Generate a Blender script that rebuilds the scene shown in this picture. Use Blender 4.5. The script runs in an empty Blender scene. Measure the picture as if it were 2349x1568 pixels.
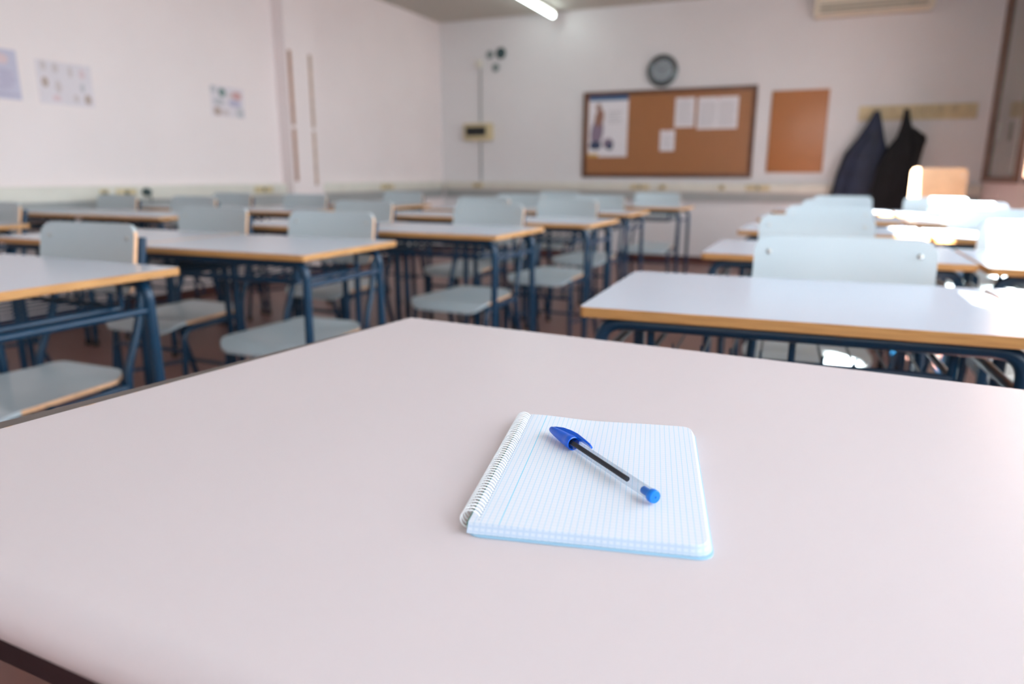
import bpy, bmesh, math, random
from mathutils import Vector, Matrix
random.seed(7)
sc = bpy.context.scene
COL = sc.collection
R = math.radians

# ------------------------------------------------------------------ materials
def new_mat(name):
    m = bpy.data.materials.new(name); m.use_nodes = True
    nt = m.node_tree; b = nt.nodes['Principled BSDF']
    return m, nt, b
def setin(b, k, v):
    if k in b.inputs: b.inputs[k].default_value = v
def plain(name, col, rough=.5, metal=0., var=.04, scale=6., bump=0., bscale=200., coat=0., spec=.5, sheen=0.):
    """solid colour with a slight procedural variation and optional fine bump"""
    m, nt, b = new_mat(name)
    N, L = nt.nodes, nt.links
    tc = N.new('ShaderNodeTexCoord')
    no = N.new('ShaderNodeTexNoise'); no.inputs['Scale'].default_value = scale; no.inputs['Detail'].default_value = 3
    L.new(tc.outputs['Object'], no.inputs['Vector'])
    cr = N.new('ShaderNodeValToRGB')
    c0 = [max(0, c*(1-var)) for c in col]; c1 = [min(1, c*(1+var)) for c in col]
    cr.color_ramp.elements[0].color = (*c0, 1); cr.color_ramp.elements[1].color = (*c1, 1)
    cr.color_ramp.elements[0].position = .3; cr.color_ramp.elements[1].position = .7
    L.new(no.outputs['Fac'], cr.inputs['Fac']); L.new(cr.outputs['Color'], b.inputs['Base Color'])
    setin(b, 'Roughness', rough); setin(b, 'Metallic', metal); setin(b, 'Coat Weight', coat); setin(b, 'Coat Roughness', .08)
    setin(b, 'Specular IOR Level', spec); setin(b, 'Sheen Weight', sheen)
    if bump:
        n2 = N.new('ShaderNodeTexNoise'); n2.inputs['Scale'].default_value = bscale
        L.new(tc.outputs['Object'], n2.inputs['Vector'])
        bp = N.new('ShaderNodeBump'); bp.inputs['Strength'].default_value = bump; bp.inputs['Distance'].default_value = .001
        L.new(n2.outputs['Fac'], bp.inputs['Height']); L.new(bp.outputs['Normal'], b.inputs['Normal'])
    return m

def ply(name, light, dark, axis='Z', scale=170., rough=.45):
    """plywood edge: thin veneer layers across one axis"""
    m, nt, b = new_mat(name); N, L = nt.nodes, nt.links
    tc = N.new('ShaderNodeTexCoord'); w = N.new('ShaderNodeTexWave')
    w.wave_type = 'BANDS'; w.bands_direction = axis
    w.inputs['Scale'].default_value = scale; w.inputs['Distortion'].default_value = 1.2; w.inputs['Detail'].default_value = 2
    L.new(tc.outputs['Object'], w.inputs['Vector'])
    no = N.new('ShaderNodeTexNoise'); no.inputs['Scale'].default_value = 14
    mp = N.new('ShaderNodeMapping'); mp.inputs['Scale'].default_value = (1, 1, 12)
    L.new(tc.outputs['Object'], mp.inputs['Vector']); L.new(mp.outputs['Vector'], no.inputs['Vector'])
    mx = N.new('ShaderNodeMath'); mx.operation = 'MULTIPLY_ADD'; mx.inputs[1].default_value = .45
    L.new(w.outputs['Fac'], mx.inputs[0]); L.new(no.outputs['Fac'], mx.inputs[2])
    cr = N.new('ShaderNodeValToRGB'); cr.color_ramp.elements[0].position = .35; cr.color_ramp.elements[1].position = .95
    cr.color_ramp.elements[0].color = (*dark, 1); cr.color_ramp.elements[1].color = (*light, 1)
    L.new(mx.outputs[0], cr.inputs['Fac']); L.new(cr.outputs['Color'], b.inputs['Base Color'])
    setin(b, 'Roughness', rough)
    return m

def thin_glass(name, tint=(.93, .96, .97)):
    m = bpy.data.materials.new(name); m.use_nodes = True
    nt = m.node_tree; N, L = nt.nodes, nt.links; N.clear()
    out = N.new('ShaderNodeOutputMaterial'); mix = N.new('ShaderNodeMixShader')
    tr = N.new('ShaderNodeBsdfTransparent'); tr.inputs['Color'].default_value = (*tint, 1)
    gl = N.new('ShaderNodeBsdfGlossy'); gl.inputs['Roughness'].default_value = .02
    lw = N.new('ShaderNodeLayerWeight'); lw.inputs['Blend'].default_value = .5
    pw = N.new('ShaderNodeMath'); pw.operation = 'POWER'; pw.inputs[1].default_value = 5
    fr = N.new('ShaderNodeMath'); fr.operation = 'MULTIPLY_ADD'; fr.inputs[1].default_value = .96; fr.inputs[2].default_value = .04
    L.new(lw.outputs['Facing'], pw.inputs[0]); L.new(pw.outputs[0], fr.inputs[0])
    L.new(fr.outputs[0], mix.inputs[0]); L.new(tr.outputs[0], mix.inputs[1]); L.new(gl.outputs[0], mix.inputs[2])
    L.new(mix.outputs[0], out.inputs['Surface'])
    return m

def emit(name, col, s):
    m = bpy.data.materials.new(name); m.use_nodes = True
    nt = m.node_tree; N, L = nt.nodes, nt.links; N.clear()
    out = N.new('ShaderNodeOutputMaterial'); e = N.new('ShaderNodeEmission')
    e.inputs['Color'].default_value = (*col, 1); e.inputs['Strength'].default_value = s
    L.new(e.outputs[0], out.inputs['Surface']); return m

def grid_paper(name):
    """white paper printed with a 4 mm light blue grid and one stronger margin line (object space, metres)"""
    m, nt, b = new_mat(name); N, L = nt.nodes, nt.links
    tc = N.new('ShaderNodeTexCoord'); sp = N.new('ShaderNodeSeparateXYZ'); L.new(tc.outputs['Object'], sp.inputs[0])
    def line(sock, period, width, off=0.):
        a = N.new('ShaderNodeMath'); a.operation = 'ADD'; a.inputs[1].default_value = off + 10*period
        L.new(sock, a.inputs[0])
        d = N.new('ShaderNodeMath'); d.operation = 'PINGPONG'; d.inputs[1].default_value = period/2
        L.new(a.outputs[0], d.inputs[0])
        r = N.new('ShaderNodeMapRange'); r.interpolation_type = 'SMOOTHSTEP'
        r.inputs['From Min'].default_value = width*.35; r.inputs['From Max'].default_value = width*.75
        r.inputs['To Min'].default_value = 1; r.inputs['To Max'].default_value = 0
        L.new(d.outputs[0], r.inputs['Value']); return r.outputs['Result']
    lx = line(sp.outputs['X'], .004, .00034); ly = line(sp.outputs['Y'], .004, .00030)
    # margin line at x = .021
    s = N.new('ShaderNodeMath'); s.operation = 'SUBTRACT'; s.inputs[1].default_value = .0200
    L.new(sp.outputs['X'], s.inputs[0])
    ab = N.new('ShaderNodeMath'); ab.operation = 'ABSOLUTE'; L.new(s.outputs[0], ab.inputs[0])
    lm = N.new('ShaderNodeMapRange'); lm.inputs['From Min'].default_value = .0002; lm.inputs['From Max'].default_value = .00038
    lm.inputs['To Min'].default_value = 1; lm.inputs['To Max'].default_value = 0
    L.new(ab.outputs[0], lm.inputs['Value'])
    def mixc(c1sock, c1, col2, facsock, k):
        mx = N.new('ShaderNodeMix'); mx.data_type = 'RGBA'
        f = N.new('ShaderNodeMath'); f.operation = 'MULTIPLY'; f.inputs[1].default_value = k
        L.new(facsock, f.inputs[0]); L.new(f.outputs[0], mx.inputs[0])
        if c1sock is None: mx.inputs[6].default_value = (*c1, 1)
        else: L.new(c1sock, mx.inputs[6])
        mx.inputs[7].default_value = (*col2, 1); return mx.outputs[2]
    c = mixc(None, (.68, .725, .79), (.40, .44, .58), ly, .36)
    c = mixc(c, None, (.16, .55, .76), lx, .62)
    c = mixc(c, None, (.08, .55, .75), lm.outputs['Result'], .85)
    L.new(c, b.inputs['Base Color']); setin(b, 'Roughness', .75); setin(b, 'Specular IOR Level', .25)
    return m

def page_edge(name):
    """stacked sheet edges: printed 4 mm lines run over every edge, fine darker seams between the sheets"""
    m, nt, b = new_mat(name); N, L = nt.nodes, nt.links
    tc = N.new('ShaderNodeTexCoord'); sp = N.new('ShaderNodeSeparateXYZ'); L.new(tc.outputs['Object'], sp.inputs[0])
    def pp(sock, period, w, off):
        a = N.new('ShaderNodeMath'); a.operation = 'ADD'; a.inputs[1].default_value = off; L.new(sock, a.inputs[0])
        d = N.new('ShaderNodeMath'); d.operation = 'PINGPONG'; d.inputs[1].default_value = period/2; L.new(a.outputs[0], d.inputs[0])
        r = N.new('ShaderNodeMapRange'); r.inputs['From Min'].default_value = 0; r.inputs['From Max'].default_value = w
        r.inputs['To Min'].default_value = 1; r.inputs['To Max'].default_value = 0; L.new(d.outputs[0], r.inputs['Value']); return r.outputs['Result']
    lx = pp(sp.outputs['X'], .004, .0013, .04); ly = pp(sp.outputs['Y'], .004, .0013, .4); lz = pp(sp.outputs['Z'], .0026, .0010, 0)
    mx = N.new('ShaderNodeMath'); mx.operation = 'MAXIMUM'; L.new(lx, mx.inputs[0]); L.new(lz, mx.inputs[1])
    c = N.new('ShaderNodeMix'); c.data_type = 'RGBA'; k = N.new('ShaderNodeMath'); k.operation = 'MULTIPLY'; k.inputs[1].default_value = .55
    L.new(mx.outputs[0], k.inputs[0]); L.new(k.outputs[0], c.inputs[0])
    c.inputs[6].default_value = (.60, .67, .76, 1); c.inputs[7].default_value = (.30, .47, .66, 1)
    L.new(c.outputs[2], b.inputs['Base Color']); setin(b, 'Roughness', .8); setin(b, 'Specular IOR Level', .2)
    return m

def tiles(name):
    """reddish brown glazed floor tiles"""
    m, nt, b = new_mat(name); N, L = nt.nodes, nt.links
    tc = N.new('ShaderNodeTexCoord'); br = N.new('ShaderNodeTexBrick')
    br.offset = 0; br.inputs['Scale'].default_value = 1; br.inputs['Brick Width'].default_value = .33; br.inputs['Row Height'].default_value = .33
    br.inputs['Mortar Size'].default_value = .004
    br.inputs['Color1'].default_value = (.215, .108, .090, 1); br.inputs['Color2'].default_value = (.25, .125, .105, 1)
    br.inputs['Mortar'].default_value = (.20, .105, .085, 1)
    L.new(tc.outputs['Object'], br.inputs['Vector'])
    no = N.new('ShaderNodeTexNoise'); no.inputs['Scale'].default_value = 35; no.inputs['Detail'].default_value = 5
    L.new(tc.outputs['Object'], no.inputs['Vector'])
    mx = N.new('ShaderNodeMix'); mx.data_type = 'RGBA'; mx.blend_type = 'MULTIPLY'; mx.inputs[0].default_value = .35
    cr = N.new('ShaderNodeValToRGB'); cr.color_ramp.elements[0].color = (.6, .6, .6, 1)
    L.new(no.outputs['Fac'], cr.inputs['Fac']); L.new(br.outputs['Color'], mx.inputs[6]); L.new(cr.outputs['Color'], mx.inputs[7])
    L.new(mx.outputs[2], b.inputs['Base Color']); setin(b, 'Roughness', .38)
    return m

def cloth(name, col, rough=.85):
    m = plain(name, col, rough, var=.25, scale=9, bump=.5, bscale=350, sheen=.08); return m

M = dict(
    wall=plain('painted plaster', (.86, .775, .775), .85, var=.02, scale=1.5, bump=.15, bscale=160),
    wallback=plain('painted plaster back', (.77, .755, .77), .36, var=.02, scale=1.5, bump=.15, bscale=160),
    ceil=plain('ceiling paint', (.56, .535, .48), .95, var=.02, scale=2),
    floor=tiles('floor tiles'),
    base=plain('dark red baseboard tile', (.085, .028, .024), .4),
    cream=plain('cream plastic', (.72, .70, .63), .5),
    greyduct=plain('grey duct plastic', (.36, .37, .37), .5),
    ochre=plain('ochre plastic', (.60, .50, .30), .5),
    browntrim=plain('brown wood strip', (.40, .21, .13), .5, var=.15, scale=12),
    tantrim=plain('tan wood strip', (.50, .36, .27), .5, var=.15, scale=12),
    frame=plain('dark brown wood', (.13, .055, .03), .4, var=.2, scale=14),
    cork=plain('varnished cork', (.34, .145, .056), .30, var=.16, scale=160, bump=.4, bscale=400),
    cork2=plain('orange brown cork', (.44, .18, .072), .30, var=.14, scale=160, bump=.4, bscale=400),
    table=plain('beige laminate', (.63, .57, .582), .34, var=.012, scale=3, bump=.05, bscale=900, spec=.4),
    tableedge=plain('grey brown edging', (.115, .092, .082), .55, var=.1, scale=30),
    chip=plain('bare chipboard', (.62, .40, .25), .8),
    darkframe=plain('dark maroon metal', (.016, .005, .008), .5),
    desk=plain('grey white laminate', (.575, .63, .715), .22, var=.012, scale=4, bump=.04, bscale=700),
    plyz=ply('plywood edge', (.60, .325, .115), (.36, .16, .045)),
    plyl=plain('light plywood edge', (.74, .45, .26), .45, var=.12, scale=60),
    seat=plain('pale blue grey laminate', (.485, .567, .605), .28, var=.02, scale=5),
    blue=plain('dark blue enamel', (.003, .034, .078), .34, var=.08, scale=20, coat=.1, spec=.4),
    cap=plain('black rubber', (.012, .012, .013), .7),
    bolt=plain('steel bolt', (.55, .55, .53), .3, metal=1.),
    woodback=plain('beech veneer', (.62, .37, .21), .4, var=.08, scale=10),
    white=plain('white paper', (.78, .76, .80), .8, var=.01),
    paper=grid_paper('grid paper'), pedge=page_edge('page edges'),
    coil=plain('white coated wire', (.80, .83, .85), .3),
    perf=plain('blue printed dots', (.03, .25, .45), .7),
    cover=plain('light blue card', (.32, .55, .72), .5),
    green=plain('green card', (.02, .20, .11), .5),
    penblue=plain('blue plastic', (.0008, .105, .66), .28, var=.02, coat=.1),
    plug=plain('bright blue plastic', (.004, .19, .72), .3, var=.02),
    ink=plain('dark ink tube', (.012, .016, .024), .45, var=0, spec=.3),
    navy=cloth('navy padded nylon', (.009, .017, .048), .6),
    black=cloth('black wool', (.005, .006, .008), .95),
    brass=plain('metal hook', (.5, .45, .35), .35, metal=1.),
    rack=plain('ochre wood', (.66, .56, .35), .6, var=.1, scale=12),
    ac=plain('ivory plastic', (.80, .73, .60), .5),
    acdark=plain('dark slot', (.10, .085, .06), .7),
    clockrim=plain('dark grey steel', (.10, .125, .135), .15, metal=.6, coat=1.),
    dial=plain('blue grey dial', (.34, .375, .41), .3, coat=1.),
    blackp=plain('black plastic', (.01, .012, .012), .35),
    shutter=plain('grey beige shutter', (.42, .39, .35), .6),
    winframe=plain('brown window frame', (.17, .085, .055), .4, var=.15, scale=12),
    deco=plain('dark green felt', (.05, .085, .09), .8),
    decol=plain('grey felt', (.24, .28, .28), .8),
    tube=emit('fluorescent tube', (.86, 1., .98), 9.),
    glass=thin_glass('window glass'),
)
def pane_mat():
    m, nt, b = new_mat('dark pane'); setin(b, 'Base Color', (.20, .19, .17, 1)); setin(b, 'Roughness', .06); setin(b, 'IOR', 1.5)
    return m
M['pane'] = pane_mat()
M['clear'] = thin_glass('clear polystyrene', (.85, .88, .915))
def colour(name, c): return plain(name, c, .75, var=.03)
INK = dict(blue=colour('blue print', (.045, .12, .26)), skin=colour('brown print', (.30, .16, .12)), mauve=colour('mauve print', (.25, .19, .26)),
           dark=colour('dark print', (.05, .07, .13)), yellow=colour('amber print', (.62, .40, .12)), grey=colour('grey print', (.42, .42, .45)),
           lilac=colour('lilac print', (.45, .43, .58)), red=colour('red print', (.55, .16, .17)), green=colour('green print', (.05, .14, .13)),
           brown=colour('rust print', (.32, .19, .12)), pink=colour('pink print', (.72, .42, .45)), tan=colour('tan print', (.5, .38, .34)),
           pgreen=colour('faded green print', (.20, .28, .27)), pred=colour('faded red print', (.62, .36, .36)), pbrown=colour('faded brown print', (.47, .37, .33)),
           ptan=colour('faded tan print', (.63, .555, .56)), ppink=colour('faded pink print', (.72, .56, .59)), pgrey=colour('faded grey print', (.55, .54, .57)), plilac=colour('faded lilac print', (.50, .47, .60)),
           sheet=colour('lilac white sheet', (.745, .69, .735)), sheetb=colour('blue white sheet', (.56, .54, .66)))

# ------------------------------------------------------------------ mesh helper
class MB:
    def __init__(s): s.v = []; s.f = []; s.m = []; s.s = []; s.mats = []
    def mi(s, m):
        if m not in s.mats: s.mats.append(m)
        return s.mats.index(m)
    def add(s, vs, fs, m, smooth=False):
        o = len(s.v); k = s.mi(m)
        s.v += [tuple(p) for p in vs]
        for f in fs: s.f.append([i+o for i in f]); s.m.append(k); s.s.append(smooth)
        return s
    def box(s, x0, x1, y0, y1, z0, z1, m):
        vs = [(x, y, z) for z in (z0, z1) for y in (y0, y1) for x in (x0, x1)]
        return s.add(vs, [(0, 2, 3, 1), (4, 5, 7, 6), (0, 1, 5, 4), (2, 6, 7, 3), (0, 4, 6, 2), (1, 3, 7, 5)], m)
    def rbox(s, x0, x1, y0, y1, z0, z1, r, m):
        """box with bevelled edges"""
        bm = bmesh.new(); bmesh.ops.create_cube(bm, size=1)
        for v in bm.verts:
            v.co = Vector(((x0+x1)/2+v.co.x*(x1-x0), (y0+y1)/2+v.co.y*(y1-y0), (z0+z1)/2+v.co.z*(z1-z0)))
        bmesh.ops.bevel(bm, geom=list(bm.edges), offset=r, segments=2, affect='EDGES', profile=.5)
        bm.verts.index_update()
        s.add([v.co for v in bm.verts], [[v.index for v in f.verts] for f in bm.faces], m, True); bm.free(); return s
    def tube(s, pts, r, m, n=10, caps=True):
        pts = [Vector(p) for p in pts]; rs = r if isinstance(r, (list, tuple)) else [r]*len(pts)
        T = []
        for i in range(len(pts)):
            a = pts[max(0, i-1)]; b = pts[min(len(pts)-1, i+1)]; T.append((b-a).normalized())
        up = Vector((0, 0, 1)) if abs(T[0].z) < .9 else Vector((0, 1, 0))
        nrm = (up - T[0]*up.dot(T[0])).normalized(); vs = []
        for i, p in enumerate(pts):
            nrm = (nrm - T[i]*nrm.dot(T[i])).normalized(); bi = T[i].cross(nrm)
            for k in range(n):
                a = 2*math.pi*k/n; vs.append(p + (nrm*math.cos(a)+bi*math.sin(a))*rs[i])
        fs = []
        for i in range(len(pts)-1):
            for k in range(n):
                k2 = (k+1) % n; fs.append((i*n+k, i*n+k2, (i+1)*n+k2, (i+1)*n+k))
        if caps: fs.append(tuple(range(n-1, -1, -1))); fs.append(tuple((len(pts)-1)*n+k for k in range(n)))
        return s.add(vs, fs, m, True)
    def prism(s, poly, z0, z1, mtop, mside, bev=0.):
        """vertical prism over a counter-clockwise polygon; optional small bevel ring at the top and bottom rims"""
        n = len(poly)
        c = (sum(p[0] for p in poly)/n, sum(p[1] for p in poly)/n)
        def inset(d):
            o = []
            for i in range(n):
                a = Vector(poly[i-1]); b = Vector(poly[i]); e = Vector(poly[(i+1) % n])
                d1 = (b-a).normalized(); d2 = (e-b).normalized(); t = (d1+d2).normalized(); nr = Vector((-t.y, t.x))
                o.append(b+nr*d)
            return o
        if bev > 0:
            rings = [(inset(bev), z0), (poly, z0+bev), (poly, z1-bev*.5), (inset(bev*.5), z1)]
        else: rings = [(poly, z0), (poly, z1)]
        vs = [(p[0], p[1], z) for ring, z in rings for p in ring]; fs = []
        for j in range(len(rings)-1):
            for i in range(n):
                i2 = (i+1) % n; fs.append((j*n+i, j*n+i2, (j+1)*n+i2, (j+1)*n+i))
        s.add(vs, fs, mside, False)
        s.add([(p[0], p[1], z1) for p in rings[-1][0]], [tuple(range(n))], mtop)
        s.add([(p[0], p[1], z0) for p in rings[0][0]], [tuple(range(n-1, -1, -1))], mside)
        return s
    def lathe(s, prof, m, n=40, M4=None, smooth=True):
        vs = []; fs = []
        for (r, z) in prof:
            for k in range(n):
                a = 2*math.pi*k/n; p = Vector((r*math.cos(a), r*math.sin(a), z)); vs.append(M4 @ p if M4 else p)
        for i in range(len(prof)-1):
            for k in range(n):
                k2 = (k+1) % n; fs.append((i*n+k, i*n+k2, (i+1)*n+k2, (i+1)*n+k))
        return s.add(vs, fs, m, smooth)
    def grid(s, fn, nu, nv, m, smooth=True, flip=False):
        vs = [fn(i/nu, j/nv) for j in range(nv+1) for i in range(nu+1)]; fs = []
        for j in range(nv):
            for i in range(nu):
                a = j*(nu+1)+i; q = (a, a+1, a+nu+2, a+nu+1); fs.append(q[::-1] if flip else q)
        return s.add(vs, fs, m, smooth)
    def data(s, name):
        me = bpy.data.meshes.new(name); me.from_pydata(s.v, [], s.f)
        for m in s.mats: me.materials.append(m)
        me.polygons.foreach_set('material_index', s.m); me.polygons.foreach_set('use_smooth', s.s)
        me.update()
        bm = bmesh.new(); bm.from_mesh(me); bmesh.ops.remove_doubles(bm, verts=bm.verts, dist=1e-6); bm.to_mesh(me); bm.free()
        try: me.set_sharp_from_angle(angle=R(40))
        except Exception: pass
        return me
    def build(s, name, parent=None):
        o = bpy.data.objects.new(name, s.data(name)); COL.objects.link(o)
        if parent: o.parent = parent
        return o

def round_poly(x0, x1, y0, y1, r, n=5, radii=None):
    rr = radii or (r, r, r, r); o = []   # corners: (x1,y0) (x1,y1) (x0,y1) (x0,y0)
    for (cx, cy, a0, q) in ((x1, y0, -90, rr[0]), (x1, y1, 0, rr[1]), (x0, y1, 90, rr[2]), (x0, y0, 180, rr[3])):
        sx = -1 if cx == x1 else 1; sy = 1 if cy == y0 else -1
        for k in range(n+1):
            a = R(a0+90*k/n); o.append((cx+sx*q+q*math.cos(a), cy+sy*q+q*math.sin(a)))
    return o
def smooth_path(pts, n=6):
    pts = [Vector(p) for p in pts]; P = [pts[0]]+pts+[pts[-1]]; o = []
    for i in range(1, len(P)-2):
        for k in range(n):
            t = k/n; a, b, c, d = P[i-1], P[i], P[i+1], P[i+2]
            o.append(.5*((2*b)+(c-a)*t+(2*a-5*b+4*c-d)*t*t+(3*b-a-3*c+d)*t**3))
    o.append(pts[-1]); return o
def fillet(pts, rad, n=6):
    """polyline with rounded corners (rad per inner corner)"""
    pts = [Vector(p) for p in pts]; o = [pts[0]]
    for i in range(1, len(pts)-1):
        r = rad[i-1] if isinstance(rad, (list, tuple)) else rad
        a, b, c = pts[i-1], pts[i], pts[i+1]; d1 = (a-b).normalized(); d2 = (c-b).normalized()
        ang = d1.angle(d2); t = min(r/math.tan(ang/2), (a-b).length*.49, (c-b).length*.49) if ang < 3.1 else 0
        if t <= 1e-5: o.append(b); continue
        p, q = b+d1*t, b+d2*t
        for k in range(n+1):
            u = k/n; o.append((1-u)**2*p+2*u*(1-u)*b+u*u*q)
    o.append(pts[-1]); return o

def tag(o, label=None, cat=None, group=None, kind=None):
    if label: o['label'] = label
    if cat: o['category'] = cat
    if group: o['group'] = group
    if kind: o['kind'] = kind
    return o
def empty(name, loc, rz=0.):
    o = bpy.data.objects.new(name, None); o.empty_display_size = .1
    o.location = loc; o.rotation_euler = (0, 0, rz); COL.objects.link(o); return o
def children(o): return [c for c in bpy.data.objects if c.parent == o]
KIDS = {}
def copy_tree(o, parent=None):
    c = o.copy(); COL.objects.link(c)
    if parent: c.parent = parent
    if o not in KIDS: KIDS[o] = children(o)
    for ch in KIDS[o]: copy_tree(ch, c)
    return c

# ------------------------------------------------------------------ setting
XL, XR, YB, YF, ZC = -4.65, 1.38, 8.3, -2.6, 2.83
def struct(mb, name): return tag(mb.build(name), kind='structure')
struct(MB().box(XL-.2, XR+.2, YF-.2, YB+.2, -.15, 0, M['floor']), 'floor')
struct(MB().box(XL-.2, XR+.2, YF-.2, YB+.2, ZC, ZC+.15, M['ceil']), 'ceiling')
struct(MB().box(XL-.2, XR+.2, YB, YB+.2, 0, ZC, M['wallback']), 'wall_back')
wl = MB().box(XL-.2, XL, YF, YB, 0, ZC, M['wall'])
struct(wl, 'wall_left')
struct(MB().box(XL, XL+.13, 5.27, 5.70, 0, ZC, M['wall']), 'wall_left_pillar')
FW = [(-1.0, .1), (.25, 1.25)]      # windows behind the camera
wf = MB().box(XL-.2, XR+.2, YF-.2, YF, 0, 1.45, M['wall']).box(XL-.2, XR+.2, YF-.2, YF, 2.75, ZC, M['wall'])
xe_ = XL-.2
for a, b in FW: wf.box(xe_, a, YF-.2, YF, 1.45, 2.75, M['wall']); xe_ = b
wf.box(xe_, XR+.2, YF-.2, YF, 1.45, 2.75, M['wall'])
struct(wf, 'wall_front')
WIN = [(-.45, .6), (1.1, 2.35), (2.75, 3.8), (4.1, 5.35), (5.68, 6.62), (6.84, 8.24)]
Z0, Z1 = .93, 2.75
wr = MB().box(XR, XR+.2, YF, YB, 0, Z0, M['wall']).box(XR, XR+.2, YF, YB, Z1, ZC, M['wall'])
ye = YF
for a, b in WIN:
    wr.box(XR, XR+.2, ye, a, Z0, Z1, M['wall']); ye = b
wr.box(XR, XR+.2, ye, YB, Z0, Z1, M['wall'])
struct(wr, 'wall_right')
for k, (a, b) in enumerate(reversed(WIN)):
    w = empty('window_%d' % (k+1), (XR, (a+b)/2, Z0)); tag(w, kind='structure')
    h = (b-a)/2; H = Z1-Z0; fr = MB(); fm = M['winframe']
    x0, x1 = (-.03, .05)
    fr.box(x0, x1, -h, -h+.05, 0, H, fm).box(x0, x1, h-.05, h, 0, H, fm).box(x0, x1, -h+.05, h-.05, 0, .05, fm).box(x0, x1, -h+.05, h-.05, H-.05, H, fm)
    if k: fr.box(x0, x1, -.025, .025, .05, H-.05, fm)
    fr.build('window_frame', w)
    if k == 1:  # shutter added out of view, partly lowered to keep sun off the coats
        sh = MB(); z = 1.42
        while z < H-.02:
            sh.rbox(.10, .115, -h, h, z, z+.0462, .004, M['shutter']); z += .046
        sh.build('roller_shutter', w)
    if k == 0:
        MB().box(.0, .008, -h+.05, h-.05, .05, H-.05, M['pane']).build('window_pane', w)
        sh = MB()
        z = 0.02
        while z < H-.02:
            sh.rbox(.10, .115, -h, h, z, z+.043, .006, M['shutter']); z += .046
        sh.build('roller_shutter', w)
        MB().rbox(-.055, -.03, h-.62, h-.56, .36, .52, .01, M['greyduct']).build('window_handle', w)
    else:
        MB().box(.006, .010, -h+.05, h-.05, .05, H-.05, M['glass']).build('window_pane', w)
struct(MB().box(XL-.2, XR+.2, YF-.2-1.45, YF-.2, ZC, ZC+.12, M['wall']), 'sun_blocker')  # unseen overhang added outside to stop direct sun through the front windows
for k, (a, b) in enumerate(FW):
    w = empty('window_%d' % (k+7), ((a+b)/2, YF, 1.45)); tag(w, kind='structure'); h = (b-a)/2; H = 1.30; fm = M['winframe']
    MB().box(-h, -h+.05, -.05, .03, 0, H, fm).box(h-.05, h, -.05, .03, 0, H, fm).box(-h+.05, h-.05, -.05, .03, 0, .05, fm).box(-h+.05, h-.05, -.05, .03, H-.05, H, fm).build('window_frame', w)
    MB().box(-h+.05, h-.05, -.010, -.006, .05, H-.05, M['glass']).build('window_pane', w)
struct(MB().box(XL, XR, YB-.012, YB, 0, .075, M['base']), 'baseboard_back')
struct(MB().box(XL, XL+.012, YF, 5.27, 0, .075, M['base']).box(XL+.13, XL+.142, 5.27, 5.70, 0, .075, M['base']).box(XL, XL+.012, 5.70, YB-.012, 0, .075, M['base']), 'baseboard_left')
struct(MB().box(XR-.012, XR, YF, YB-.012, 0, .075, M['base']), 'baseboard_right')
# brown guard strips on the pillar, each in two lengths
struct(MB().rbox(XL+.13, XL+.142, 5.30, 5.335, .92, 1.39, .003, M['browntrim']).rbox(XL+.13, XL+.142, 5.30, 5.335, 1.42, 2.06, .003, M['browntrim']), 'trim_1')
struct(MB().rbox(XL+.13, XL+.142, 5.58, 5.61, .88, 1.38, .003, M['tantrim']).rbox(XL+.13, XL+.142, 5.58, 5.61, 1.41, 2.06, .003, M['tantrim']), 'trim_2')

# wall ducts with sockets
def duct(name, label, x0, x1, y0, y1, side):
    t = empty(name, ((x0+x1)/2, (y0+y1)/2, .70)); tag(t, label, 'cable duct', 'cable ducts along the walls')
    cx, cy = t.location.x, t.location.y
    ax, bx, ay, by = x0-cx, x1-cx, y0-cy, y1-cy
    MB().rbox(ax, bx, ay, by, .10, .20, .006, M['cream']).build('upper_channel', t)
    g = MB()
    if side == 'back': g.box(ax, bx, ay+.025, by, 0, .10, M['greyduct'])
    else: g.box(ax, bx-.025, ay, by, 0, .10, M['greyduct'])
    g.build('lower_channel', t)
    return t
db = duct('cable_duct', 'cream and grey cable duct running along the back wall below the boards', XL+.07, XR-.01, YB-.062, YB, 'back')
dl = duct('cable_duct', 'cream and grey cable duct along the left wall up to the pillar', XL, XL+.062, YF+.01, 5.26, 'left')
dl2 = duct('cable_duct', 'short cream and grey cable duct between the pillar and the back corner', XL, XL+.062, 5.71, YB-.07, 'left')
def socket(loc, w, h, side, label, mat='ochre'):
    o = empty('wall_socket', loc); tag(o, label, 'socket', 'sockets on the cable ducts')
    if side == 'back':
        MB().rbox(-w/2, w/2, -.012, 0, -h/2, h/2, .003, M[mat]).build('face_plate', o)
        MB().rbox(-.015, .015, -.015, -.0121, -.015, .015, .002, M['acdark']).build('socket_hole', o)
    else:
        MB().rbox(0, .012, -w/2, w/2, -h/2, h/2, .003, M[mat]).build('face_plate', o)
        MB().rbox(.0121, .015, -.015, .015, -.015, .015, .002, M['acdark']).build('socket_hole', o)
yb = YB-.0625
for x, w, lb in ((-2.0, .22, 'wide ochre socket plate on the back wall duct below the pinned poster'), (-1.735, .08, 'small ochre socket on the back wall duct below the small pinned note'),
                 (-1.08, .07, 'small ochre socket on the back wall duct below the double sheet'), (-.70, .25, 'wide ochre socket plate on the back wall duct between the two cork boards'),
                 (-4.1, .14, 'ochre socket on the back wall duct near the left corner')):
    socket((x, yb, .855), w, .055, 'back', lb)
for y, w, lb in ((3.41, .06, 'small tan socket on the left wall duct below the middle sheet'), (3.58, .16, 'ochre socket plate beside the black plug on the left wall duct'), (4.95, .22, 'wide ochre socket plate on the left wall duct just before the pillar'),
                 (6.9, .25, 'ochre socket plate on the left wall duct between pillar and back corner')):
    socket((XL+.0625, y, .85), w, .055, 'left', lb)
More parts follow.
